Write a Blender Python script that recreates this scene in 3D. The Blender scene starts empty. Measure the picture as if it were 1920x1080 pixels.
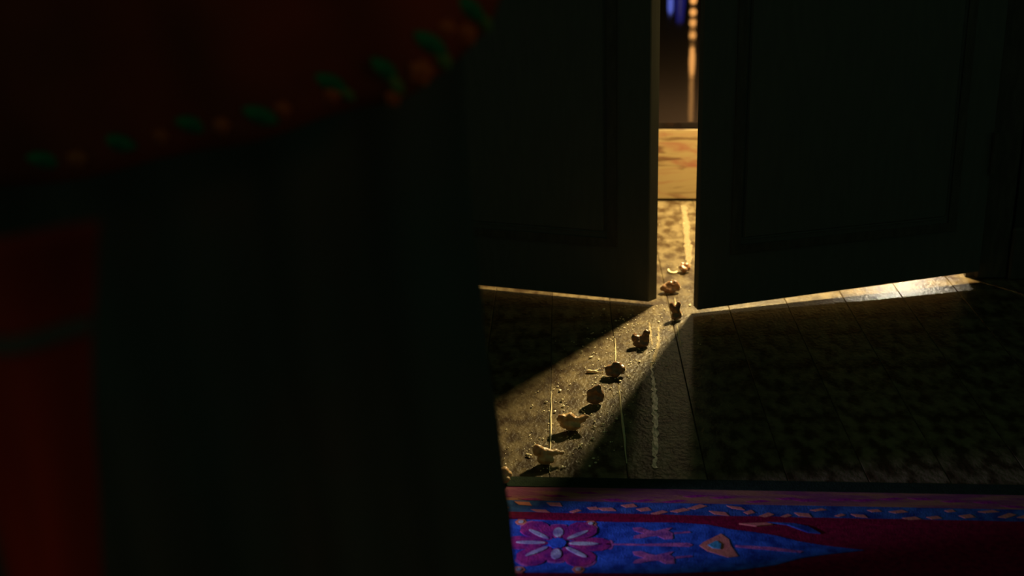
import bpy, bmesh, math, random
from mathutils import Vector, Matrix, noise

# ------------------------------------------------------------------ camera
sc = bpy.context.scene
COL = sc.collection
PITCH, ROLL = math.radians(20.7), math.radians(1.75)

def cam_dir(r, f, u):
    return Vector((r, f*math.cos(PITCH)+u*math.sin(PITCH), -f*math.sin(PITCH)+u*math.cos(PITCH)))
c_, s_ = math.cos(ROLL), math.sin(ROLL)
vx = cam_dir(c_, 0, -s_); vy = cam_dir(s_, 0, c_); vz = -cam_dir(0, 1, 0)
cd = bpy.data.cameras.new('camera'); cam = bpy.data.objects.new('camera', cd); COL.objects.link(cam)
cam.matrix_world = Matrix(((vx.x, vy.x, vz.x, 0), (vx.y, vy.y, vz.y, 0), (vx.z, vy.z, vz.z, 1.0), (0, 0, 0, 1)))
cd.sensor_width = 36; cd.lens = 2360/1920*36; cd.clip_start = 0.05
cd.dof.use_dof = True; cd.dof.focus_distance = 2.25; cd.dof.aperture_fstop = 3.2
sc.camera = cam

# ------------------------------------------------------------------ world, lights, exposure
w = bpy.data.worlds.new('world'); sc.world = w; w.use_nodes = True
bg = w.node_tree.nodes['Background']
bg.inputs[0].default_value = (0.5, 1.0, 0.62, 1); bg.inputs[1].default_value = 0.056
sc.view_settings.view_transform = 'Standard'; sc.view_settings.look = 'None'
sc.view_settings.exposure = 0; sc.view_settings.gamma = 1; sc.view_settings.use_curve_mapping = False

def light(name, kind, loc, power, color, size=0.05, aim=None, spot=None, blend=0.5):
    l = bpy.data.lights.new(name, kind); l.energy = power; l.color = color
    if kind in ('POINT', 'SPOT'): l.shadow_soft_size = size
    if kind == 'AREA': l.size = size
    if kind == 'SPOT': l.spot_size = math.radians(spot); l.spot_blend = blend
    o = bpy.data.objects.new(name, l); COL.objects.link(o); o.location = loc
    if aim is not None:
        o.rotation_euler = (Vector(aim)-Vector(loc)).to_track_quat('-Z', 'Y').to_euler()
    return o

LAMP = (0.70, 3.10, 0.78)
light('lantern_light', 'POINT', LAMP, 190.0, (1.0, 0.80, 0.38), 0.052)
light('column_light', 'POINT', (0.915, 5.90, 1.60), 5.5, (1.0, 0.76, 0.40), 0.07)
light('blue_rug_spot', 'SPOT', (-0.72, 1.46, 0.205), 46.0, (0.50, 0.42, 1.0), 0.02, (0.20, 1.608, 0), 15, 0.75)  # unseen blue spot added for the wedge of light on the rug
light('under_door_spot', 'SPOT', (1.08, 3.25, 0.30), 8.5, (1.0, 0.90, 0.66), 0.012, (0.88, 2.58, 0.0), 44, 1.0)  # unseen spot added to brighten the strip under the right leaf
light('shawl_fill', 'SPOT', (0.40, 0.10, 1.25), 1.7, (1.0, 0.46, 0.16), 0.1, (-0.095, 0.93, 0.875), 15, 1.0)  # unseen warm fill added to bring up the shawl
light('drape_fill', 'SPOT', (-0.15, -0.35, 1.15), 2.2, (1.0, 0.42, 0.14), 0.1, (-0.215, 0.56, 0.52), 25, 1.0)  # unseen warm fill added to bring up the red drape

# ------------------------------------------------------------------ materials
def mat(name, base, rough=0.6, spec=0.5, metal=0.0, var=None, scale=20, stretch=(1, 1, 1), bump=0.0,
        bscale=60, bstretch=None, emit=None, estr=0, sss=0, coat=0, detail=5, bdist=0.002, lo=0.35, hi=0.65):
    m = bpy.data.materials.new(name); m.use_nodes = True
    nt = m.node_tree; P = nt.nodes['Principled BSDF']; N = nt.nodes.new; L = nt.links.new
    P.inputs['Base Color'].default_value = (*base, 1); P.inputs['Roughness'].default_value = rough
    P.inputs['Specular IOR Level'].default_value = spec; P.inputs['Metallic'].default_value = metal
    P.inputs['Coat Weight'].default_value = coat; P.inputs['Coat Roughness'].default_value = 0.12
    if emit: P.inputs['Emission Color'].default_value = (*emit, 1); P.inputs['Emission Strength'].default_value = estr
    if sss:
        P.inputs['Subsurface Weight'].default_value = sss
        P.inputs['Subsurface Radius'].default_value = (1.0, .45, .12); P.inputs['Subsurface Scale'].default_value = 0.012
    tc = N('ShaderNodeTexCoord')
    def noi(sc_, st, det):
        mp = N('ShaderNodeMapping'); mp.inputs['Scale'].default_value = st
        L(tc.outputs['Object'], mp.inputs['Vector'])
        n = N('ShaderNodeTexNoise'); n.inputs['Scale'].default_value = sc_; n.inputs['Detail'].default_value = det
        L(mp.outputs[0], n.inputs['Vector']); return n
    if var:
        n = noi(scale, stretch, detail); r = N('ShaderNodeValToRGB')
        r.color_ramp.elements[0].position = lo; r.color_ramp.elements[0].color = (*base, 1)
        r.color_ramp.elements[1].position = hi; r.color_ramp.elements[1].color = (*var, 1)
        L(n.outputs['Fac'], r.inputs['Fac']); L(r.outputs[0], P.inputs['Base Color'])
    if bump:
        n = noi(bscale, bstretch or stretch, 6); b = N('ShaderNodeBump')
        b.inputs['Strength'].default_value = bump; b.inputs['Distance'].default_value = bdist
        L(n.outputs['Fac'], b.inputs['Height']); L(b.outputs[0], P.inputs['Normal'])
    return m

M = {
 'board': mat('varnished_wood', (.048, .026, .010), .34, .32, var=(.165, .118, .058), scale=26, stretch=(1.5, .9, 1), bump=.6, bscale=110, bstretch=(1.3, .9, 1), bdist=.0026, detail=9, lo=.40, hi=.62),
 'joint': mat('dark_joint', (.02, .014, .008), .9),
 'door': mat('dark_stained_door', (.095, .09, .075), .95, .02, var=(.085, .08, .068), scale=14, stretch=(6, 6, 1), bump=.03),
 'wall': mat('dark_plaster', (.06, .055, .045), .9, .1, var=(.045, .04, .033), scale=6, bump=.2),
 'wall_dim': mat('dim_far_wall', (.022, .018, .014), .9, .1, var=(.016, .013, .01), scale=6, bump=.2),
 'frame': mat('dark_frame_wood', (.085, .07, .055), .9, .04, var=(.06, .05, .04), scale=20, stretch=(5, 5, 1)),
 'brass': mat('aged_brass', (.35, .22, .08), .35, metal=1),
 'plat_top': mat('glossy_platform_top', (.008, .005, .004), .05, .42, bump=.03, bscale=8, bstretch=(1, 3, 1), bdist=.004),
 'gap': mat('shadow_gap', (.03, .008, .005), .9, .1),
 'border_dark': mat('rug_dark_border', (.018, .030, .016), .95, .05, var=(.012, .02, .012), scale=90, bump=.6, bscale=400),
 'band': mat('rug_tan_band', (.30, .13, .07), .95, .05, var=(.20, .05, .10), scale=45, stretch=(.25, 1.6, 1), bump=.6, bscale=400, lo=.40, hi=.60),
 'navy': mat('rug_navy', (.012, .03, .15), .95, .05, var=(.04, .11, .30), scale=50, detail=9, bump=.6, bscale=400),
 'red': mat('rug_red', (.22, .006, .03), .95, .05, var=(.12, .004, .02), scale=120, bump=.6, bscale=400),
 'blue': mat('rug_blue', (.035, .115, .46), .95, .05, var=(.012, .035, .20), scale=60, detail=9, bump=.6, bscale=400),
 'magenta': mat('rug_magenta', (.34, .03, .14), .95, .05, var=(.12, .012, .12), scale=75, detail=9, bump=.6, bscale=400),
 'pink': mat('rug_pink', (.50, .13, .28), .95, .05, var=(.18, .05, .20), scale=75, detail=9, bump=.6, bscale=400),
 'cream': mat('rug_cream', (.42, .48, .44), .95, .05, var=(.18, .15, .26), scale=75, detail=9, bump=.5, bscale=400),
 'teal': mat('rug_teal', (.06, .30, .40), .95, .05, var=(.04, .2, .3), scale=75, detail=9, bump=.5, bscale=400),
 'salmon': mat('rug_salmon', (.60, .20, .12), .95, .05, var=(.45, .13, .10), scale=75, detail=9, bump=.5, bscale=400),
 'popcorn': mat('popcorn_flesh', (.78, .46, .18), .4, .7, var=(.50, .22, .07), scale=90, bump=.6, bscale=260, sss=.15, bdist=.001),
 'popcorn_dark': mat('popcorn_backlit', (.30, .12, .034), .34, .8, var=(.13, .045, .014), scale=90, bump=.6, bscale=260, sss=.04, bdist=.001),  # darker base carries the shade of the backlit sides
 'hull': mat('popcorn_hull', (.25, .07, .02), .3, .5),
 'husk': mat('pale_husk', (.95, .78, .50), .5, .4, sss=.2),
 'crumb': mat('crumb', (.80, .66, .38), .45, .5),  # also the pale colour of the joint glint strips
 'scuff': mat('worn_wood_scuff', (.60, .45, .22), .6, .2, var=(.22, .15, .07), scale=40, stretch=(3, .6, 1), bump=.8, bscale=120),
 'streak_film': mat('bright_streak_film', (.26, .20, .11), .10, 1.0, coat=1.0, bump=1.0, bscale=70, bstretch=(1, .5, 1), bdist=.004),  # shiny film for the bright streak of light before the platform
 'edge_gleam': mat('pale_edge_gleam', (.50, .35, .15), .30, 1.0, coat=1.0, bump=.8, bscale=60, bstretch=(1, .5, 1), bdist=.003),  # pale base paints the reflected edge of the left leaf
 'curtain': mat('dark_curtain_cloth', (.07, .07, .06), .95, .05, var=(.085, .06, .05), scale=5, bump=.4, bscale=300),
 'redcloth': mat('deep_red_cloth', (.30, .022, .01), .85, .1, var=(.17, .012, .006), scale=7, stretch=(2, 2, .4), bump=.4, bscale=300),
 'shawl': mat('dark_red_shawl', (.22, .028, .012), .9, .1, var=(.12, .022, .010), scale=6, bump=.4, bscale=300),
 'leaf': mat('embroidered_green', (.012, .14, .045), .8, .2, var=(.01, .07, .03), scale=90, bump=.5, bscale=300),
 'leaf2': mat('embroidered_yellow_green', (.12, .15, .03), .8, .2, var=(.07, .11, .03), scale=90, bump=.5, bscale=300),
 'flower': mat('embroidered_orange', (.42, .08, .015), .8, .2, var=(.28, .045, .01), scale=90, bump=.5, bscale=300),
 'glow': mat('warm_glow', (.1, .06, .02), .5, emit=(1, .43, .11), estr=2.3),
 'glow_dim': mat('warm_glow_dim', (.1, .05, .02), .5, emit=(1, .45, .12), estr=.8),
 'glow_blue': mat('blue_glow', (.01, .02, .08), .5, emit=(.16, .22, 1), estr=1.0),
 'glow_blue_dim': mat('blue_glow_dim', (.01, .01, .05), .5, emit=(.05, .06, 1), estr=.16),
 'lantern_glass': mat('lit_lantern_glass', (1, .85, .6), .5, emit=(1, .78, .4), estr=6),
 'black_metal': mat('black_metal', (.03, .03, .03), .4, metal=.8),
}
# platform board: pale figured wood with reddish streaks
def plat_mat():
    m = bpy.data.materials.new('figured_pale_board'); m.use_nodes = True
    nt = m.node_tree; N = nt.nodes.new; L = nt.links.new; P = nt.nodes['Principled BSDF']
    P.inputs['Roughness'].default_value = .5
    tc = N('ShaderNodeTexCoord'); mp = N('ShaderNodeMapping'); mp.inputs['Scale'].default_value = (5, 1, 26)
    mp.inputs['Rotation'].default_value = (0, .12, 0)
    L(tc.outputs['Object'], mp.inputs['Vector'])
    n1 = N('ShaderNodeTexNoise'); n1.inputs['Scale'].default_value = 1.0; n1.inputs['Detail'].default_value = 4; n1.inputs['Distortion'].default_value = 1.2
    n2 = N('ShaderNodeTexNoise'); n2.inputs['Scale'].default_value = 1.7; n2.inputs['Detail'].default_value = 8; n2.inputs['Distortion'].default_value = .8
    L(mp.outputs[0], n1.inputs['Vector']); L(mp.outputs[0], n2.inputs['Vector'])
    r1 = N('ShaderNodeValToRGB'); e = r1.color_ramp.elements
    e[0].position = .50; e[0].color = (.25, .165, .066, 1); e[1].position = .66; e[1].color = (.20, .065, .03, 1)
    r2 = N('ShaderNodeValToRGB'); e = r2.color_ramp.elements
    e[0].position = .36; e[0].color = (.34, .20, .10, 1); e[1].position = .46; e[1].color = (1, 1, 1, 1)
    L(n1.outputs['Fac'], r1.inputs['Fac']); L(n2.outputs['Fac'], r2.inputs['Fac'])
    mx = N('ShaderNodeMix'); mx.data_type = 'RGBA'; mx.blend_type = 'MULTIPLY'; mx.inputs[0].default_value = .85
    L(r1.outputs[0], mx.inputs[6]); L(r2.outputs[0], mx.inputs[7]); L(mx.outputs[2], P.inputs['Base Color'])
    return m
M['plat'] = plat_mat()
# each floorboard gets its own tone
for k_ in ('popcorn', 'popcorn_dark', 'husk'):      # papery skins catch the light at their rims
    q_ = M[k_].node_tree.nodes['Principled BSDF']
    q_.inputs['Sheen Weight'].default_value = 1.0; q_.inputs['Sheen Roughness'].default_value = .35
    q_.inputs['Sheen Tint'].default_value = (1, .85, .6, 1)
nt = M['board'].node_tree; P = nt.nodes['Principled BSDF']
oi = nt.nodes.new('ShaderNodeObjectInfo'); mr = nt.nodes.new('ShaderNodeMapRange')
mr.inputs['To Min'].default_value = .8; mr.inputs['To Max'].default_value = 1.15
hs = nt.nodes.new('ShaderNodeHueSaturation'); src = P.inputs['Base Color'].links[0].from_socket
nt.links.new(oi.outputs['Random'], mr.inputs['Value']); nt.links.new(mr.outputs[0], hs.inputs['Value'])
nt.links.new(src, hs.inputs['Color']); nt.links.new(hs.outputs[0], P.inputs['Base Color'])

# ------------------------------------------------------------------ helpers
def obj(name, bm, m, parent=None, smooth=False, loc=None, rz=0, kind=None, label=None):
    me = bpy.data.meshes.new(name); bm.normal_update(); bm.to_mesh(me); bm.free()
    if smooth:
        for p in me.polygons: p.use_smooth = True
    me.materials.append(M[m] if isinstance(m, str) else m)
    o = bpy.data.objects.new(name, me); COL.objects.link(o)
    if parent: o.parent = parent
    if loc is not None: o.location = loc
    if rz: o.rotation_euler.z = rz
    if kind: o['kind'] = kind
    if label: o['label'] = label
    return o

def tag(o, label, cat, group=None):
    o['label'] = label; o['category'] = cat
    if group: o['group'] = group
    return o

def thing(name, label, cat, loc=(0, 0, 0), rz=0, group=None):
    o = bpy.data.objects.new(name, None); COL.objects.link(o); o.empty_display_size = .05
    o.location = loc; o.rotation_euler.z = rz
    return tag(o, label, cat, group)

def box(bm, x0, x1, y0, y1, z0, z1, bev=0, z0b=None):
    """box; z0b gives another bottom height at x1"""
    zb = z0 if z0b is None else z0b
    v = [bm.verts.new(p) for p in ((x0, y0, z0), (x1, y0, zb), (x1, y1, zb), (x0, y1, z0), (x0, y0, z1), (x1, y0, z1), (x1, y1, z1), (x0, y1, z1))]
    fs = [bm.faces.new([v[i] for i in f]) for f in ((3, 2, 1, 0), (4, 5, 6, 7), (0, 1, 5, 4), (1, 2, 6, 5), (2, 3, 7, 6), (3, 0, 4, 7))]
    if bev:
        es = list({e for f in fs for e in f.edges})
        bmesh.ops.bevel(bm, geom=es, offset=bev, segments=1, affect='EDGES')
    return bm

def B(*a, **k): return box(bmesh.new(), *a, **k)

def prism(pts, z0, z1, bev=.0006):
    bm = bmesh.new()
    lo = [bm.verts.new((x, y, z0)) for x, y in pts]; hi = [bm.verts.new((x, y, z1)) for x, y in pts]
    n = len(pts)
    a = sum(pts[i][0]*pts[(i+1) % n][1]-pts[(i+1) % n][0]*pts[i][1] for i in range(n))
    bm.faces.new(hi); bm.faces.new(lo[::-1])
    for i in range(n): bm.faces.new((lo[i], lo[(i+1) % n], hi[(i+1) % n], hi[i]))
    bmesh.ops.recalc_face_normals(bm, faces=bm.faces)
    return bm

def lathe(prof, n=24, c=(0, 0)):
    bm = bmesh.new(); rings = []
    for r, z in prof:
        rings.append([bm.verts.new((c[0]+r*math.cos(2*math.pi*i/n), c[1]+r*math.sin(2*math.pi*i/n), z)) for i in range(n)])
    for a, b in zip(rings, rings[1:]):
        for i in range(n): bm.faces.new((a[i], a[(i+1) % n], b[(i+1) % n], b[i]))
    bm.faces.new(rings[0][::-1]); bm.faces.new(rings[-1])
    return bm

def at_angle(x0, y0, slope):
    return math.atan(slope)

# ------------------------------------------------------------------ floor
BA = -0.046                       # the boards run along (0.046, 1)
fl = obj('floor', B(-2.2, 3.6, -.6, 9.7, -.05, -.012), 'joint', rz=BA, kind='structure')
fl['label'] = 'dark varnished wooden plank floor'
rnd = random.Random(4)
pw = .1257
bm = box(bmesh.new(), .0003, pw-.0003, -.55, 9.6, -.012, 0)
top = [e for e in bm.edges if all(v.co.z > -.001 for v in e.verts) and abs(e.verts[0].co.x-e.verts[1].co.x) < .001]
bmesh.ops.bevel(bm, geom=top, offset=.0012, segments=1, affect='EDGES')
first = obj('floorboard', bm, 'board', fl)
x0 = -.0315                       # one joint passes 0.067, 2.109
for i in range(-14, 22):
    o = first if i == -14 else first.copy()
    if i != -14: COL.objects.link(o)
    o.location = (x0+i*pw, 0, rnd.uniform(-.0006, 0))

# ------------------------------------------------------------------ wall with the doorway
WS = -0.08; WA = math.atan(WS)
HL = Vector((-.25, 2.701)); HR = Vector((1.030, 2.592))      # hinge lines of the two leaves
ux = (HR-HL).normalized(); wr = math.atan2(ux.y, ux.x); W = (HR-HL).length
bm = bmesh.new()
box(bm, -1.9, -.075, .0, .12, 0, 2.6); box(bm, W+.075, W+1.5, .0, .12, 0, 2.6); box(bm, -.075, W+.075, .0, .12, 2.12, 2.6)
wb = obj('wall_back', bm, 'wall', loc=(HL.x, HL.y+.03, 0), rz=wr, kind='structure')
tr = obj('trim_1', B(-.068, -.001, -.008, .13, .0, 2.11, bev=.004), 'frame', loc=(HL.x, HL.y+.03, 0), rz=wr, kind='structure')
obj('jamb', B(W+.001, W+.068, -.008, .13, .0, 2.11, bev=.004), 'frame', tr)
obj('stop', B(-.006, .018, .004, .020, 0, 2.055), 'frame', tr)
obj('stop', B(W-.018, W+.006, .004, .020, 0, 2.055), 'frame', tr)
obj('head', B(-.004, W+.004, -.008, .13, 2.055, 2.11), 'frame', tr)
bb = obj('baseboard_left', B(-1.9, -.07, -.016, -.001, 0, .12, bev=.004), 'frame', loc=(HL.x, HL.y+.03, 0), rz=wr, kind='structure')
bb = obj('baseboard_right', B(W+.07, W+1.5, -.016, -.001, 0, .12, bev=.004), 'frame', loc=(HL.x, HL.y+.03, 0), rz=wr, kind='structure')

def door(name, free, hinge, g_free, g_hinge, label):
    """leaf from its free edge to its hinge edge; local x runs along the leaf, local y away from the camera"""
    d = Vector(hinge)-Vector(free); L = d.length; ang = math.atan2(d.y, d.x)
    flip = d.x < 0
    if flip: org, ang, ga, gb = hinge, math.atan2(-d.y, -d.x), g_hinge, g_free
    else: org, ga, gb = free, g_free, g_hinge
    t = .024
    lf = B(0, L, 0, t, ga, 2.04, bev=.0015, z0b=gb)
    if flip:                                   # the meeting edge of this leaf is cut at a slant
        for v in lf.verts:
            if v.co.x > L*.5: v.co.x += .0135*v.co.y/t
    o = obj(name, lf, 'door', loc=(org[0], org[1], 0), rz=ang, kind='structure', label=label)
    for z0, z1 in ((.16, .80), (.95, 1.90)):
        obj('panel', B(.095, L-.095, -.003, .002, z0, z1, bev=.005), 'door', o)
        f = bmesh.new()
        for a in ((.07, .09, z0-.03, z1+.03), (L-.09, L-.07, z0-.03, z1+.03)): box(f, a[0], a[1], -.0035, .002, a[2], a[3])
        box(f, .09, L-.09, -.0035, .002, z0-.03, z0-.012); box(f, .09, L-.09, -.0035, .002, z1+.012, z1+.03)
        obj('moulding', f, 'frame', o)
    hx = L-.05 if flip else .05
    h = obj('handle', B(hx-.012, hx+.012, -.008, 0, .98, 1.12, bev=.002), 'brass', o)
    hb = lathe([(.008, 0), (.008, .03), (.022, .036), (.026, .05), (.018, .062), (.004, .066)], 20)
    bmesh.ops.rotate(hb, verts=hb.verts, cent=(0, 0, 0), matrix=Matrix.Rotation(math.radians(90), 3, 'X'))
    bmesh.ops.translate(hb, verts=hb.verts, vec=(hx, -.006, 1.05))
    obj('knob', hb, 'brass', h, smooth=True)
    kx = 0 if flip else L
    for z in (.25, 1.8):
        obj('hinge', lathe([(.006, z), (.006, z+.09)], 12, (kx, -.006)), 'frame', o)
    return o
door('door_1', (.291, 2.508), (HL.x, HL.y), .0105, .012, 'left leaf of the dark double door, standing ajar')
door('door_2', (.387, 2.449), (HR.x-.002, HR.y-.002), .012, .026, 'right leaf of the dark double door, light leaking underneath')

# ------------------------------------------------------------------ room beyond
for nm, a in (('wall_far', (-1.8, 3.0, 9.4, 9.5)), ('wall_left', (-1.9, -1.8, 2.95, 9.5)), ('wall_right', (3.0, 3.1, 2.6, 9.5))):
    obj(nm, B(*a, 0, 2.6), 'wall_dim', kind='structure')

pl = thing('platform', 'low glossy dark platform with a pale figured front board beyond the open doors', 'platform', (.404, 3.283, 0), math.atan(-.12))
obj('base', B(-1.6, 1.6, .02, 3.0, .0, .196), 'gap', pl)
obj('front_board', B(-1.6, 1.6, -.004, .019, .0075, .199, bev=.001), 'plat', pl)
obj('top_board', B(-1.6, 1.6, -.004, 3.0, .200, .219, bev=.0015), 'plat_top', pl)

# lantern in front of the platform, behind the right door
ln = thing('floor_lantern', 'lit lantern on a thin stand hidden behind the right door leaf', 'lamp', (LAMP[0], LAMP[1], 0))
obj('stand', lathe([(.07, 0), (.07, .012), (.01, .02), (.008, .50), (.035, .51), (.035, .522)]), 'black_metal', ln, True)
cage = bmesh.new()
for a in range(4):
    t = a*math.pi/2+.9; x, y = .042*math.cos(t), .042*math.sin(t); box(cage, x-.001, x+.001, y-.001, y+.001, .522, .87)
obj('cage', cage, 'black_metal', ln)
obj('cap', lathe([(.045, .87), (.03, .89), (.008, .905), (.006, .92)]), 'black_metal', ln, True)
# column lamp on the platform: seen as a reflection only
cl = thing('column_lamp', 'slim lit column lamp on the platform, seen as an orange reflection', 'lamp', (0.893, 6.0, .219))
obj('base', lathe([(.06, 0), (.06, .008), (.02, .012), (.01, .02)]), 'black_metal', cl, True)
obj('pole', lathe([(.006, .01), (.006, 1.62)], 12), 'black_metal', cl, True)
for z in (.07, .125, .175, .232):
    obj('bulb', lathe([(.004, z-.017), (.013, z-.011), (.017, z), (.013, z+.011), (.004, z+.017)], 16), 'glow', cl, True)
obj('lit_tube', lathe([(.006, .285), (.010, .295), (.014, .35), (.012, .40), (.008, .43)], 16), 'glow', cl, True)
obj('dim_tube', lathe([(.006, .44), (.010, .46), (.010, .62), (.004, .70)], 16), 'glow_dim', cl, True)
sh = obj('lamp_shade', lathe([(.13, 1.45), (.125, 1.455), (.09, 1.68), (.085, 1.68)], 24), 'frame', cl, True)
bl = thing('blue_lantern', 'small blue glowing lantern on the platform, seen as a reflection', 'lamp', (.812, 6.2, .219))
obj('base', lathe([(.04, 0), (.04, .03), (.015, .04)]), 'black_metal', bl, True)
obj('glass', lathe([(.008, .04), (.014, .06), (.014, .14), (.008, .16)], 16), 'glow_blue', bl, True)
obj('cap', lathe([(.016, .16), (.006, .18)], 16), 'black_metal', bl, True)
b2 = thing('blue_vase_light', 'dim blue glowing vase on the platform, seen as a faint reflection', 'lamp', (.875, 6.32, .219))
obj('base', lathe([(.03, 0), (.03, .02), (.02, .03)]), 'black_metal', b2, True)
obj('body', lathe([(.02, .03), (.028, .08), (.028, .13), (.022, .18), (.018, .22)], 16), 'glow_blue_dim', b2, True)
obj('rim', lathe([(.019, .22), (.024, .23)], 16), 'black_metal', b2, True)

# ------------------------------------------------------------------ rug
RX = Vector((.99541, -.09566)); ra = math.atan2(RX.y, RX.x)
# local x along the back edge, local y towards the camera is negative
rug = thing('floral_rug', 'blue and red floral rug with dark green edge in front of the double doors', 'rug', (-.022, 1.7738, 0), ra)
T = .008
def rp(pts): return [(x, -y) for x, y in pts]
def strip(name, y0, y1, m, z1=T, x0=-.75, x1=1.25, n=40, wob=0, seed=0):
    top = []; botm = []
    for i in range(n+1):
        x = x0+(x1-x0)*i/n
        top.append((x, y0+wob*noise.noise((x*14, seed, 0)))); botm.append((x, y1+wob*noise.noise((x*14, seed+5, 0))))
    return obj(name, prism(rp(top+botm[::-1]), 0, z1), m, rug)
obj('base_cloth', prism(rp([(-.75, .002), (1.25, .002), (1.25, .72), (-.75, .72)]), 0, .005), 'navy', rug)
strip('edge_binding', 0, .030, 'border_dark', T+.001)
strip('tan_border', .030, .072, 'band', T, wob=.001)
strip('navy_border', .072, .107, 'navy', T, wob=.0015, seed=1)
strip('red_stripe', .107, .124, 'red', T+.0005, wob=.003, seed=2)
strip('red_ground', .124, .64, 'red', T-.001)
strip('edge_binding', .69, .72, 'border_dark', T+.001)
strip('tan_border', .64, .69, 'band', T)
# border figures
rb = random.Random(3)
loz = None
bmz = prism([(-.013, 0), (-.004, -.006), (.013, -.002), (.006, .006)], 0, T+.0006)
for i in range(66):
    if loz is None: o = loz = obj('border_figure', bmz, 'salmon', rug)
    else:
        me = loz.data.copy() if False else loz.data
        o = loz.copy(); COL.objects.link(o)
    o.location = (-.6+.0265*i+rb.uniform(-.006, .006), -.092+rb.choice((-.009, .009, 0))+rb.uniform(-.003, .003), 0)
    o.rotation_euler.z = rb.uniform(-.4, .4); o.scale = (rb.uniform(.6, 1.3), rb.uniform(.6, 1.1), 1)
bmz = prism([(-.02, 0), (-.006, -.004), (.02, -.001), (.006, .004)], 0, T+.0004); t0 = None
for i in range(40):
    if t0 is None: o = t0 = obj('border_fleck', bmz, 'magenta', rug)
    else: o = t0.copy(); COL.objects.link(o)
    o.location = (-.6+.043*i+rb.uniform(-.01, .01), -.055+rb.uniform(-.014, .01), 0)
    o.rotation_euler.z = rb.uniform(-.15, .15)
# blue medallion field with a pointed lobe to the right
fp = []
for x, y in ((-.7, .127), (-.1, .127), (.06, .128), (.18, .130), (.27, .128), (.315, .132), (.345, .143), (.38, .150), (.41, .158), (.44, .172), (.475, .182), (.53, .192), (.475, .205), (.44, .215), (.40, .235), (.34, .252), (.25, .262), (.05, .268), (-.7, .268)):
    fp.append((x, y))
obj('field', prism(rp(fp), 0, T), 'blue', rug, label='blue medallion field')
fp2 = [(-.7, .30), (.2, .30), (.3, .32), (.36, .36), (.4, .45), (.36, .54), (.3, .58), (-.7, .60)]
obj('field', prism(rp(fp2), 0, T), 'blue', rug, label='blue medallion field')
Z1, Z2 = T+.0006, T+.0015
FX, FY = .095, .1925
def petal_pts(r0, r1, wd, a, ex=1, n=14):
    out = []
    for i in range(n):
        t = 2*math.pi*i/n; u = .5-.5*math.cos(t); r = r0+(r1-r0)*u
        s = wd*.5*math.sin(t)*(u**.45 if ex else 1)*1.25
        out.append((FX+r*math.cos(a)-s*math.sin(a), FY+r*math.sin(a)+s*math.cos(a)))
    return out
for k in range(8):
    a = math.pi/4*k+math.radians((0, 2, 0, -2, 0, 2, 0, -2)[k])
    rl = (.078, .072, .048, .072, .078, .072, .050, .072)[k]
    obj('petal', prism(rp(petal_pts(.012, rl, .046 if k % 2 else .036, a)), 0, Z1+k*.00007), 'magenta', rug)
    obj('petal_edge', prism(rp(petal_pts(rl-.006, rl+.003, .020, a, 0)), 0, Z1-.0003+k*.00003), 'pink', rug)
for k in range(8):
    a = math.pi/4*k
    if k in (2, 6): pts = petal_pts(.016, .042, .012, a, 0)
    else: pts = petal_pts(.017, .060 if k in (0, 4) else .056, .0065, a+math.radians({1: -6, 3: 6, 5: -6, 7: 6}.get(k, 0)), 0)
    obj('petal_vein', prism(rp(pts), 0, Z2), 'cream', rug)
obj('flower_centre', prism(rp([(FX+.013*math.cos(t*.5236), FY+.014*math.sin(t*.5236)) for t in range(12)]), 0, Z2), 'blue', rug)
obj('stem', prism(rp([(.165, .190), (.22, .189), (.262, .185), (.284, .184), (.290, .189), (.284, .194), (.262, .193), (.22, .1935), (.165, .193)]), 0, Z1), 'pink', rug)
obj('stem', prism(rp([(.350, .187), (.40, .190), (.445, .199), (.44, .203), (.39, .197), (.350, .192)]), 0, Z1), 'pink', rug)
def bow(cy, f):
    P1 = [(.204, cy-.014*f), (.216, cy-.016*f), (.226, cy-.009*f), (.236, cy-.006*f), (.252, cy-.014*f), (.262, cy-.017*f), (.255, cy-.008*f), (.262, cy-.002*f),
          (.262, cy+.006*f), (.262, cy+.014*f), (.250, cy+.015*f), (.240, cy+.007*f), (.230, cy+.008*f), (.216, cy+.014*f), (.204, cy+.015*f), (.206, cy+.008*f), (.220, cy+.001*f), (.206, cy-.006*f)]
    obj('bow_figure', prism(rp(P1), 0, Z1), 'pink', rug)
    obj('bow_figure', prism(rp([(.264, cy-.004), (.287, cy-.008), (.288, cy-.004), (.264, cy+.001)]), 0, Z1), 'pink', rug)
bow(.160, 1); bow(.224, 1)
obj('triangle_figure', prism(rp([(.299, .190), (.306, .180), (.332, .157), (.342, .172), (.344, .190), (.352, .216), (.338, .219), (.310, .204)]), 0, Z1), 'salmon', rug)
obj('triangle_centre', prism(rp([(.311, .189), (.324, .177), (.330, .186), (.328, .199), (.318, .197)]), 0, Z2), 'teal', rug)
for x, y in ((.142, .137), (.038, .136), (.128, .258), (.045, .262)):
    obj('bud', prism(rp([(x+.009*math.cos(t), y+.009*math.sin(t)) for t in (0, 1.05, 2.1, 3.14, 4.2, 5.2)]), 0, Z1), 'salmon', rug)
    obj('bud_centre', prism(rp([(x+.004*math.cos(t), y+.004*math.sin(t)) for t in (0, 1.05, 2.1, 3.14, 4.2, 5.2)]), 0, Z2), 'cream', rug)
obj('tendril', prism(rp([(.138, .142), (.118, .152), (.119, .155), (.140, .145)]), 0, Z1), 'salmon', rug)
obj('light_blade', prism(rp([(.40, .122), (.43, .128), (.458, .148), (.475, .150), (.46, .132), (.44, .124)]), 0, T+.0008), 'navy', rug)
obj('tan_blade', prism(rp([(.36, .128), (.40, .124), (.41, .128), (.385, .134)]), 0, T+.0008), 'salmon', rug)

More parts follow.
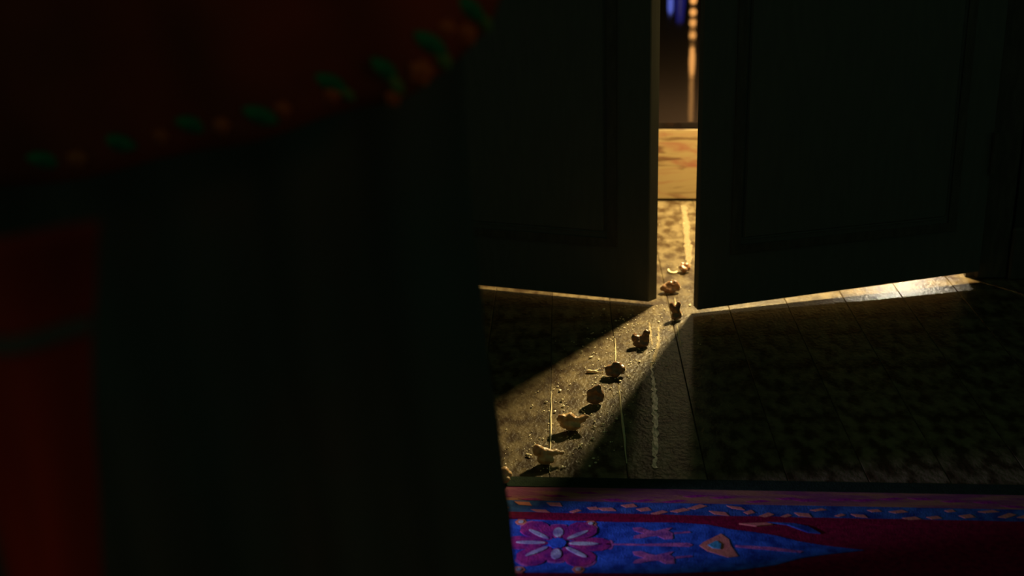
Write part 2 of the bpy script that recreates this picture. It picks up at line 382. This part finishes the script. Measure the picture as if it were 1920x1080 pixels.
# ------------------------------------------------------------------ streaks of light on the floor, built as thin strips
def ribbon(name, pts, m, z=.0005, label='', cat='mark', rough=.002, seed=0):
    L = []; R = []
    n = 46
    for i in range(n+1):
        t = i/n*(len(pts)-1); k = min(int(t), len(pts)-2); u = t-k
        x = pts[k][0]*(1-u)+pts[k+1][0]*u; y = pts[k][1]*(1-u)+pts[k+1][1]*u; wd = pts[k][2]*(1-u)+pts[k+1][2]*u
        L.append((x-wd/2+rough*noise.noise((i*.7, seed, 1)), y)); R.append((x+wd/2+rough*noise.noise((i*.6, seed, 9)), y))
    return tag(obj(name, prism(L+R[::-1], -.0004, z), m), label, cat)
ribbon('light_streak', [(.468, 3.235, .016), (.458, 3.14, .012), (.449, 3.05, .018), (.438, 2.97, .011), (.432, 2.90, .019), (.422, 2.82, .015), (.413, 2.755, .010)], 'streak_film', .0006,  # film added where a bright streak of light lies on the floor
       'thin shiny film added for the streak of light on the floor between the doors and the platform', 'reflection', .006)
ribbon('edge_reflection', [(.262, 2.200, .003), (.258, 2.13, .006), (.252, 2.06, .010), (.243, 1.97, .009), (.232, 1.88, .010), (.222, 1.80, .005)], 'edge_gleam', .0008,  # pale strip painted for the reflection of the left leaf's edge
       'faint wavy strip painted as the door edge reflection on the boards right of the snack trail', 'reflection', .006, 3)

# ------------------------------------------------------------------ popcorn trail
def blob(lobes, seed, amp=.0022):
    bm = bmesh.new()
    if seed < 10:
        k = sum(l[0] for l in lobes)/len(lobes); lobes = lobes+[(k*.6-.002, -.004, .004, .0115 if seed not in (1, 3) else .006, .008, .006)]
    for (x, y, z, rx, ry, rz_) in lobes:
        mt = Matrix.Translation((x, y, z)) @ Matrix.Diagonal((rx, ry, rz_, 1))
        bmesh.ops.create_icosphere(bm, subdivisions=3, radius=1, matrix=mt)
    me = bpy.data.meshes.new('tmp'); bm.to_mesh(me); bm.free()
    o = bpy.data.objects.new('tmp', me); COL.objects.link(o)
    md = o.modifiers.new('r', 'REMESH'); md.mode = 'VOXEL'; md.voxel_size = .0016
    ms = o.modifiers.new('s', 'SMOOTH'); ms.factor = .5; ms.iterations = 2
    ev = o.evaluated_get(bpy.context.evaluated_depsgraph_get()); out = bpy.data.meshes.new_from_object(ev)
    bpy.data.objects.remove(o)
    b = bmesh.new(); b.from_mesh(out); b.normal_update()
    if seed < 10: bmesh.ops.scale(b, verts=b.verts, vec=(1.32, 1.3, 1.22))
    for v in b.verts:
        d = noise.noise(v.co*110+Vector((seed*7.1, 0, 0)))*amp+noise.noise(v.co*260+Vector((0, seed*3.3, 0)))*amp*.4
        v.co += v.normal*d
    zmin = min(v.co.z for v in b.verts)
    for v in b.verts: v.co.z -= zmin
    return b

mm = .001
# lobes in mm: x right, y away, z up
def mmL(*L): return [tuple(q*mm for q in l) for l in L]
pieces = [
 ((.398, 2.716), mmL((-5, 0, 6, 5, 6, 7), (3, 2, 9, 5, 6, 7), (6, -1, 5, 4, 5, 6), (-3, 4, 11, 4, 4, 4)), 'small dark squat popcorn piece, farthest of the trail beyond the doors'),
 ((.350, 2.588), mmL((-11, 0, 7, 7, 7, 7), (-3, 2, 11, 8, 7, 8), (6, 1, 12, 7, 7, 8), (11, 0, 8, 5, 6, 8), (-4, -3, 4, 7, 5, 4)), 'wide blocky popcorn piece between the door leaves'),
 ((.339, 2.430), mmL((-5, 2, 20, 5, 5, 9), (1, 1, 14, 7, 6, 10), (4, 0, 6, 7, 6, 7), (5, 3, 22, 4, 4, 8)), 'tall narrow dark popcorn piece just in front of the door gap'),
 ((.254, 2.298), mmL((-9, 0, 12, 7, 6, 7), (-1, 1, 9, 7, 6, 7), (7, 1, 17, 6, 5, 9), (5, -1, 8, 8, 6, 7), (-10, 1, 17, 4, 4, 4), (11, 1, 21, 3, 3, 5)), 'two-eared popcorn piece with a pointed right tip'),
 ((.190, 2.162), mmL((-6, 0, 9, 9, 7, 7), (2, 2, 14, 8, 6, 7), (9, -2, 8, 6, 6, 8), (4, -3, 5, 9, 6, 5), (-11, 1, 5, 4, 5, 4)), 'dark peaked popcorn piece beside the pale husk'),
 ((.145, 2.048), mmL((-6, 1, 12, 7, 6, 8), (1, 1, 16, 7, 6, 9), (6, -1, 10, 6, 6, 9), (-1, -2, 6, 8, 6, 6), (4, 1, 22, 4, 4, 4)), 'hooded wedge-shaped popcorn piece in mid trail'),
 ((.096, 1.948), mmL((-12, 0, 14, 8, 7, 7), (-3, 1, 14, 9, 7, 8), (6, 0, 10, 7, 6, 7), (14, 2, 12, 7, 5, 5), (-5, -3, 7, 12, 7, 6), (19, 2, 15, 4, 3, 3)), 'largest popcorn piece, broad with a small right lobe'),
 ((.045, 1.832), mmL((-8, 0, 17, 8, 7, 8), (-1, 0, 13, 9, 7, 7), (6, 1, 11, 8, 6, 6), (13, 2, 11, 7, 5, 4), (20, 3, 10, 5, 3, 2.5), (0, -2, 5, 6, 5, 5)), 'tan popcorn piece with a long right tail, nearest the rug edge'),
 ((-.026, 1.757), mmL((-6, 0, 9, 8, 7, 8), (4, 2, 11, 6, 6, 6), (8, 2, 6, 5, 5, 5)), 'popcorn piece on the rug edge, half hidden by the dark curtain'),
]
for i, (p, lobes, lab) in enumerate(pieces):
    z = .0085 if i == 8 else 0.0
    o = obj('popcorn_piece', blob(lobes, i+1), 'popcorn' if i >= 6 else 'popcorn_dark', smooth=True, loc=(p[0], p[1], z))
    tag(o, lab, 'popcorn', 'popcorn pieces in the trail')
    hb = bmesh.new(); bmesh.ops.create_icosphere(hb, subdivisions=2, radius=1, matrix=Matrix.Translation((.002, -.004, .006)) @ Matrix.Diagonal((.0055, .0042, .0035, 1)))
    obj('hull', hb, 'hull', o, smooth=True)

hk = thing('seed_husk', 'pale flat seed husk with a thin stalk, left of the dark peaked popcorn piece', 'husk', (.148, 2.180, .0))
obj('blade', blob(mmL((-6, 0, 4, 7, 4, 3), (2, -1, 4, 7, 3.5, 2.5), (8, -2, 3, 4, 3, 2)), 11, .0006), 'husk', hk, True)
obj('prong', blob(mmL((5, 3, 5, 4, 2, 1.5), (9, 7, 6, 4, 1.8, 1.3), (13, 10, 6, 3, 1.4, 1.2)), 12, .0003), 'husk', hk, True)
obj('stalk', blob(mmL((12, -2, 2.4, 5, 1.2, 1.2), (18, -2, 2.4, 5, 1.2, 1.2), (24, -2, 2.4, 4, 1.2, 1.2)), 13, .0002), 'husk', hk, True)

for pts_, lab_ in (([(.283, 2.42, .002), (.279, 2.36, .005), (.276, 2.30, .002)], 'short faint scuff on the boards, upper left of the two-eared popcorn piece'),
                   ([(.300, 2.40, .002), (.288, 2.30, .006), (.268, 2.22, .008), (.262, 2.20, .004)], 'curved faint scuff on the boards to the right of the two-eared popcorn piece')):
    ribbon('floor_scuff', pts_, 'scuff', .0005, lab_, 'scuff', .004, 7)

# curved pale chip next to the farthest piece
cb = bmesh.new(); prev = None
for k in range(11):
    a = math.radians(150+k*18); r = .0105; cx, cy = r*math.cos(a), r*1.6*math.sin(a)
    q = [cb.verts.new((cx*s, cy*s, zz)) for s, zz in ((.8, 0), (1.15, 0), (1.15, .004), (.8, .004))]
    if prev:
        for j in range(4): cb.faces.new((prev[j], prev[(j+1) % 4], q[(j+1) % 4], q[j]))
    else: cb.faces.new(q)
    prev = q
cb.faces.new(prev[::-1]); bmesh.ops.recalc_face_normals(cb, faces=cb.faces)
tag(obj('curved_chip', cb, 'crumb', loc=(.372, 2.722, 0)), 'pale curved crescent chip left of the farthest popcorn piece', 'chip')

# glints along the board joints, built as thin pale strips
def joint_glint(a, b, wd, lab):
    A = Vector((*a, 0)); Bv = Vector((*b, 0)); d = (Bv-A); L = d.length
    bm = bmesh.new(); n = 14; rr = random.Random(int(a[0]*1e4)); prev = None
    for k in range(n+1):
        t = k/n; ww = wd*(.25+.75*math.sin(math.pi*min(1, t*.9+.06)))*(.8+.4*rr.random())*.5
        off = rr.uniform(-.0006, .0006)
        q = [bm.verts.new((t*L, off-ww, 0)), bm.verts.new((t*L, off+ww, 0)), bm.verts.new((t*L, off, ww*1.1+.0004))]
        if prev:
            for j in range(3): bm.faces.new((prev[j], q[j], q[(j+1) % 3], prev[(j+1) % 3]))
        else: bm.faces.new(q[::-1])
        prev = q
    bm.faces.new(prev); bmesh.ops.recalc_face_normals(bm, faces=bm.faces)
    return tag(obj('joint_glint', bm, 'crumb', loc=(a[0], a[1], .0), rz=math.atan2(d.y, d.x)), lab, 'joint_glint', 'thin strips put in as glints along the board joints')
joint_glint((.0665, 2.100), (.0520, 1.795), .0034, 'long pale glint strip on the board joint left of the largest popcorn piece')
joint_glint((.2045, 2.34), (.1935, 2.19), .0034, 'pale glint strip ending at the top of the dark peaked popcorn piece')
joint_glint((.192, 2.12), (.179, 1.82), .0042, 'thin pale glint strip running from the dark peaked popcorn piece towards the rug')
joint_glint((.354, 2.555), (.344, 2.46), .0032, 'short glint strip between the wide blocky piece and the tall narrow piece')
joint_glint((.338, 2.40), (.331, 2.29), .0032, 'short pale glint strip below the tall narrow popcorn piece')

# crumbs: too many to count
rc = random.Random(8); bm = bmesh.new()
def crumb(x, y, s, z=0):
    mt = Matrix.Translation((x, y, z+s*.35)) @ Matrix.Rotation(rc.uniform(0, 3), 4, 'Z') @ Matrix.Diagonal((s*rc.uniform(.7, 1.8), s*rc.uniform(.5, 1), s*.5, 1))
    bmesh.ops.create_icosphere(bm, subdivisions=1, radius=.5, matrix=mt)
for i in range(900):
    y = rc.uniform(1.80, 2.52); t = (y-1.8)/.72
    x = .02+.30*t+rc.gauss(0, .055)+(.02 if t < .3 else 0)
    if -.1 < x: crumb(x, y, rc.choice((.0012, .0016, .0022, .0026, .0034)) if rc.random() < .965 else .0058)
for i in range(60): crumb(rc.uniform(.31, .46), rc.uniform(2.5, 3.2), rc.uniform(.0012, .0028))
for x, y, s in ((.108, 1.885, .008), (.073, 1.812, .006), (.02, 1.855, .007), (.137, 1.97, .006), (.150, 1.93, .005), (.085, 2.06, .008), (.03, 2.04, .007)):
    crumb(x, y, s)
o = obj('crumbs', bm, 'crumb', kind='stuff'); tag(o, 'fine pale crumbs and dust scattered over the boards along the trail', 'crumbs')

# ------------------------------------------------------------------ foreground textiles
def cloth(fn, nu, nv, th=.004):
    """fn(u, v) -> point; a sheet with real thickness"""
    bm = bmesh.new(); g = [[bm.verts.new(fn(i/nu, j/nv)) for j in range(nv+1)] for i in range(nu+1)]
    for i in range(nu):
        for j in range(nv): bm.faces.new((g[i][j], g[i+1][j], g[i+1][j+1], g[i][j+1]))
    bmesh.ops.recalc_face_normals(bm, faces=bm.faces)
    bmesh.ops.solidify(bm, geom=bm.faces[:], thickness=th)
    return bm
def interp(tab, z):
    for (za, a), (zb, b) in zip(tab, tab[1:]):
        if za >= z >= zb: return b+(a-b)*(z-zb)/(za-zb)
    return tab[-1][1] if z < tab[-1][0] else tab[0][1]
EDGE = [(2.1, -.045), (.843, -.0375), (.70, -.0375), (.627, -.035), (.566, -.030), (.510, -.028), (.457, -.0225), (.415, -.0175), (.366, -.0155), (.340, -.012), (.321, -.0095), (.289, -.008), (.236, -.004), (0.01, .012)]
def dark_fn(u, v):
    z = 2.08-v*2.07; e = interp(EDGE, z); x = -1.0+(e+1.0)*u
    y = 1.15+.013*math.sin(u*58+.4*math.sin(z*3))*(1-.0*v)*min(1, (1-u)*14)+.010*math.sin(u*23+z*2)*(1-u)
    return (x, y, z)
dc = thing('dark_curtain', 'heavy dark curtain hanging in the foreground, hiding the left half of the room', 'curtain', (-.5, 1.15, 0))
c = obj('cloth', cloth(dark_fn, 150, 60), 'curtain', dc, True); c.location = (.5, -1.15, 0)
rod = bmesh.new(); bmesh.ops.create_cone(rod, cap_ends=True, segments=16, radius1=.012, radius2=.012, depth=1.3, matrix=Matrix.Rotation(math.pi/2, 4, 'Y'))
r = obj('rod', rod, 'black_metal', dc, True); r.location = (-.02, 0, 2.095)
for i in range(12):
    rg = bmesh.new()
    tor = [[rg.verts.new(((.018+.003*math.cos(b))*0+.003*math.sin(b), (.018+.003*math.cos(b))*math.cos(a), (.018+.003*math.cos(b))*math.sin(a))) for b in [q*math.pi/3 for q in range(6)]] for a in [q*math.pi/8 for q in range(16)]]
    for a in range(16):
        for b in range(6): rg.faces.new((tor[a][b], tor[(a+1) % 16][b], tor[(a+1) % 16][(b+1) % 6], tor[a][(b+1) % 6]))
    r2 = obj('ring', rg, 'brass', dc, True); r2.location = (-.46+.083*i, 0, 2.092)

# embroidered shawl hanging in front of the curtain; its lower hem runs down to the left
HEM = [(-.60, .742), (-.376, .752), (-.323, .763), (-.255, .772), (-.134, .800), (-.08, .812), (-.045, .835), (-.012, .862), (0.006, .90), (.012, .95)]
def hem(x):
    for (xa, a), (xb, b) in zip(HEM, HEM[1:]):
        if xa <= x <= xb: return a+(b-a)*(x-xa)/(xb-xa)
    return HEM[-1][1]
def shawl_fn(u, v):
    x = -.60+.602*u; zt = 1.50; zb = hem(x)-.010; z = zt+(zb-zt)*v
    y = .93+.014*math.sin(x*46+z*9)*(.25+.75*v)-.004*v
    return (x, y, z)
shw = thing('embroidered_shawl', 'dark red shawl with green and orange embroidered hem, upper left foreground', 'shawl', (-.3, .93, 0))
c = obj('cloth', cloth(shawl_fn, 120, 50, .003), 'shawl', shw, True); c.location = (.3, -.93, 0)
r = bmesh.new(); bmesh.ops.create_cone(r, cap_ends=True, segments=12, radius1=.008, radius2=.008, depth=.68, matrix=Matrix.Rotation(math.pi/2, 4, 'Y'))
q = obj('hanger_bar', r, 'black_metal', shw, True); q.location = (0, 0, 1.503)
def motif(nm, m, x, z, rx, rz_, rot, kind):
    bm = bmesh.new(); pts = []
    n = 20
    for i in range(n):
        t = 2*math.pi*i/n
        if kind == 'leaf': px, pz = rx*math.cos(t), rz_*math.sin(t)*abs(math.sin(t))**.6
        else: k = 1+.16*math.cos(5*t); px, pz = rx*k*math.cos(t), rz_*k*math.sin(t)
        pts.append((px*math.cos(rot)-pz*math.sin(rot), px*math.sin(rot)+pz*math.cos(rot)))
    y = .93+.014*math.sin(x*46+z*9)-.004-.007
    a = [bm.verts.new((px, 0, pz)) for px, pz in pts]; b = [bm.verts.new((px, .0035, pz)) for px, pz in pts]; top = bm.verts.new((0, -.003, 0))
    for i in range(n):
        bm.faces.new((a[i], a[(i+1) % n], top)); bm.faces.new((a[i], b[i], b[(i+1) % n], a[(i+1) % n]))
    bm.faces.new(b); bmesh.ops.recalc_face_normals(bm, faces=bm.faces)
    o = obj(nm, bm, m, shw); o.location = (x+.3, y-.93, z)
for a in ((-.024, .868, .013, .006, -.7), (-.053, .847, .014, .006, -.6), (-.087, .827, .014, .006, -.7), (-.13, .815, .014, .006, -.5), (-.18, .798, .014, .006, -.4), (-.235, .788, .014, .006, -.3), (-.29, .778, .014, .006, -.3), (-.345, .768, .014, .006, -.2)):
    motif('leaf', 'leaf', *a, 'leaf')
for a in ((-.014, .857, .008, .0045, -1.0), (-.044, .834, .008, .005, -1.0), (-.079, .816, .008, .0045, -1.0), (-.118, .806, .007, .004, -.8)):
    motif('leaf', 'leaf2', *a, 'leaf')
for a in ((-.027, .850, .0065, .008, .3), (-.0605, .8265, .0085, .009, 0), (-.083, .806, .0055, .006, .2), (-.041, .856, .006, .006, 0), (-.13, .806, .006, .006, 0), (-.165, .80, .006, .006, 0), (-.21, .79, .006, .006, 0), (-.262, .778, .006, .006, 0), (-.318, .770, .007, .006, 0)):
    motif('flower', 'flower', *a, 'flower')

# red drape at far left with a tie band
RXE = [(1.3, -.30), (.74, -.300), (.70, -.312), (.638, -.325), (.553, -.338), (.415, -.352), (0.01, -.385)]
RXL = [(1.3, -.50), (.72, -.47), (.638, -.45), (.553, -.430), (.415, -.425), (0.01, -.48)]
def red_fn(u, v):
    z = .725-v*.715; e = interp(RXE, z); l = interp(RXL, z); x = l+(e-l)*u
    y = .90-.03*math.sin(math.pi*u)+.006*math.sin(u*12+z*5)+.006*math.sin(z*40)*(1 if z > .62 else .2)
    return (.65*x, .65*y, max(.004, 1-.65*(1-z)) if v < .999 else .004)
rdp = thing('red_drape', 'deep red drape at the far left edge of the foreground', 'drape', (-.27, .585, 0))
c = obj('cloth', cloth(red_fn, 60, 60, .003), 'redcloth', rdp, True); c.location = (.27, -.585, 0)
bd = bmesh.new()
def band_fn(u, v):
    p = Vector(red_fn(u, (.725-(.648-.014*v))/.715)); p.y -= .005; return p
c = obj('tie_band', cloth(band_fn, 40, 3, .002), 'curtain', rdp, True); c.location = (.27, -.585, 0)
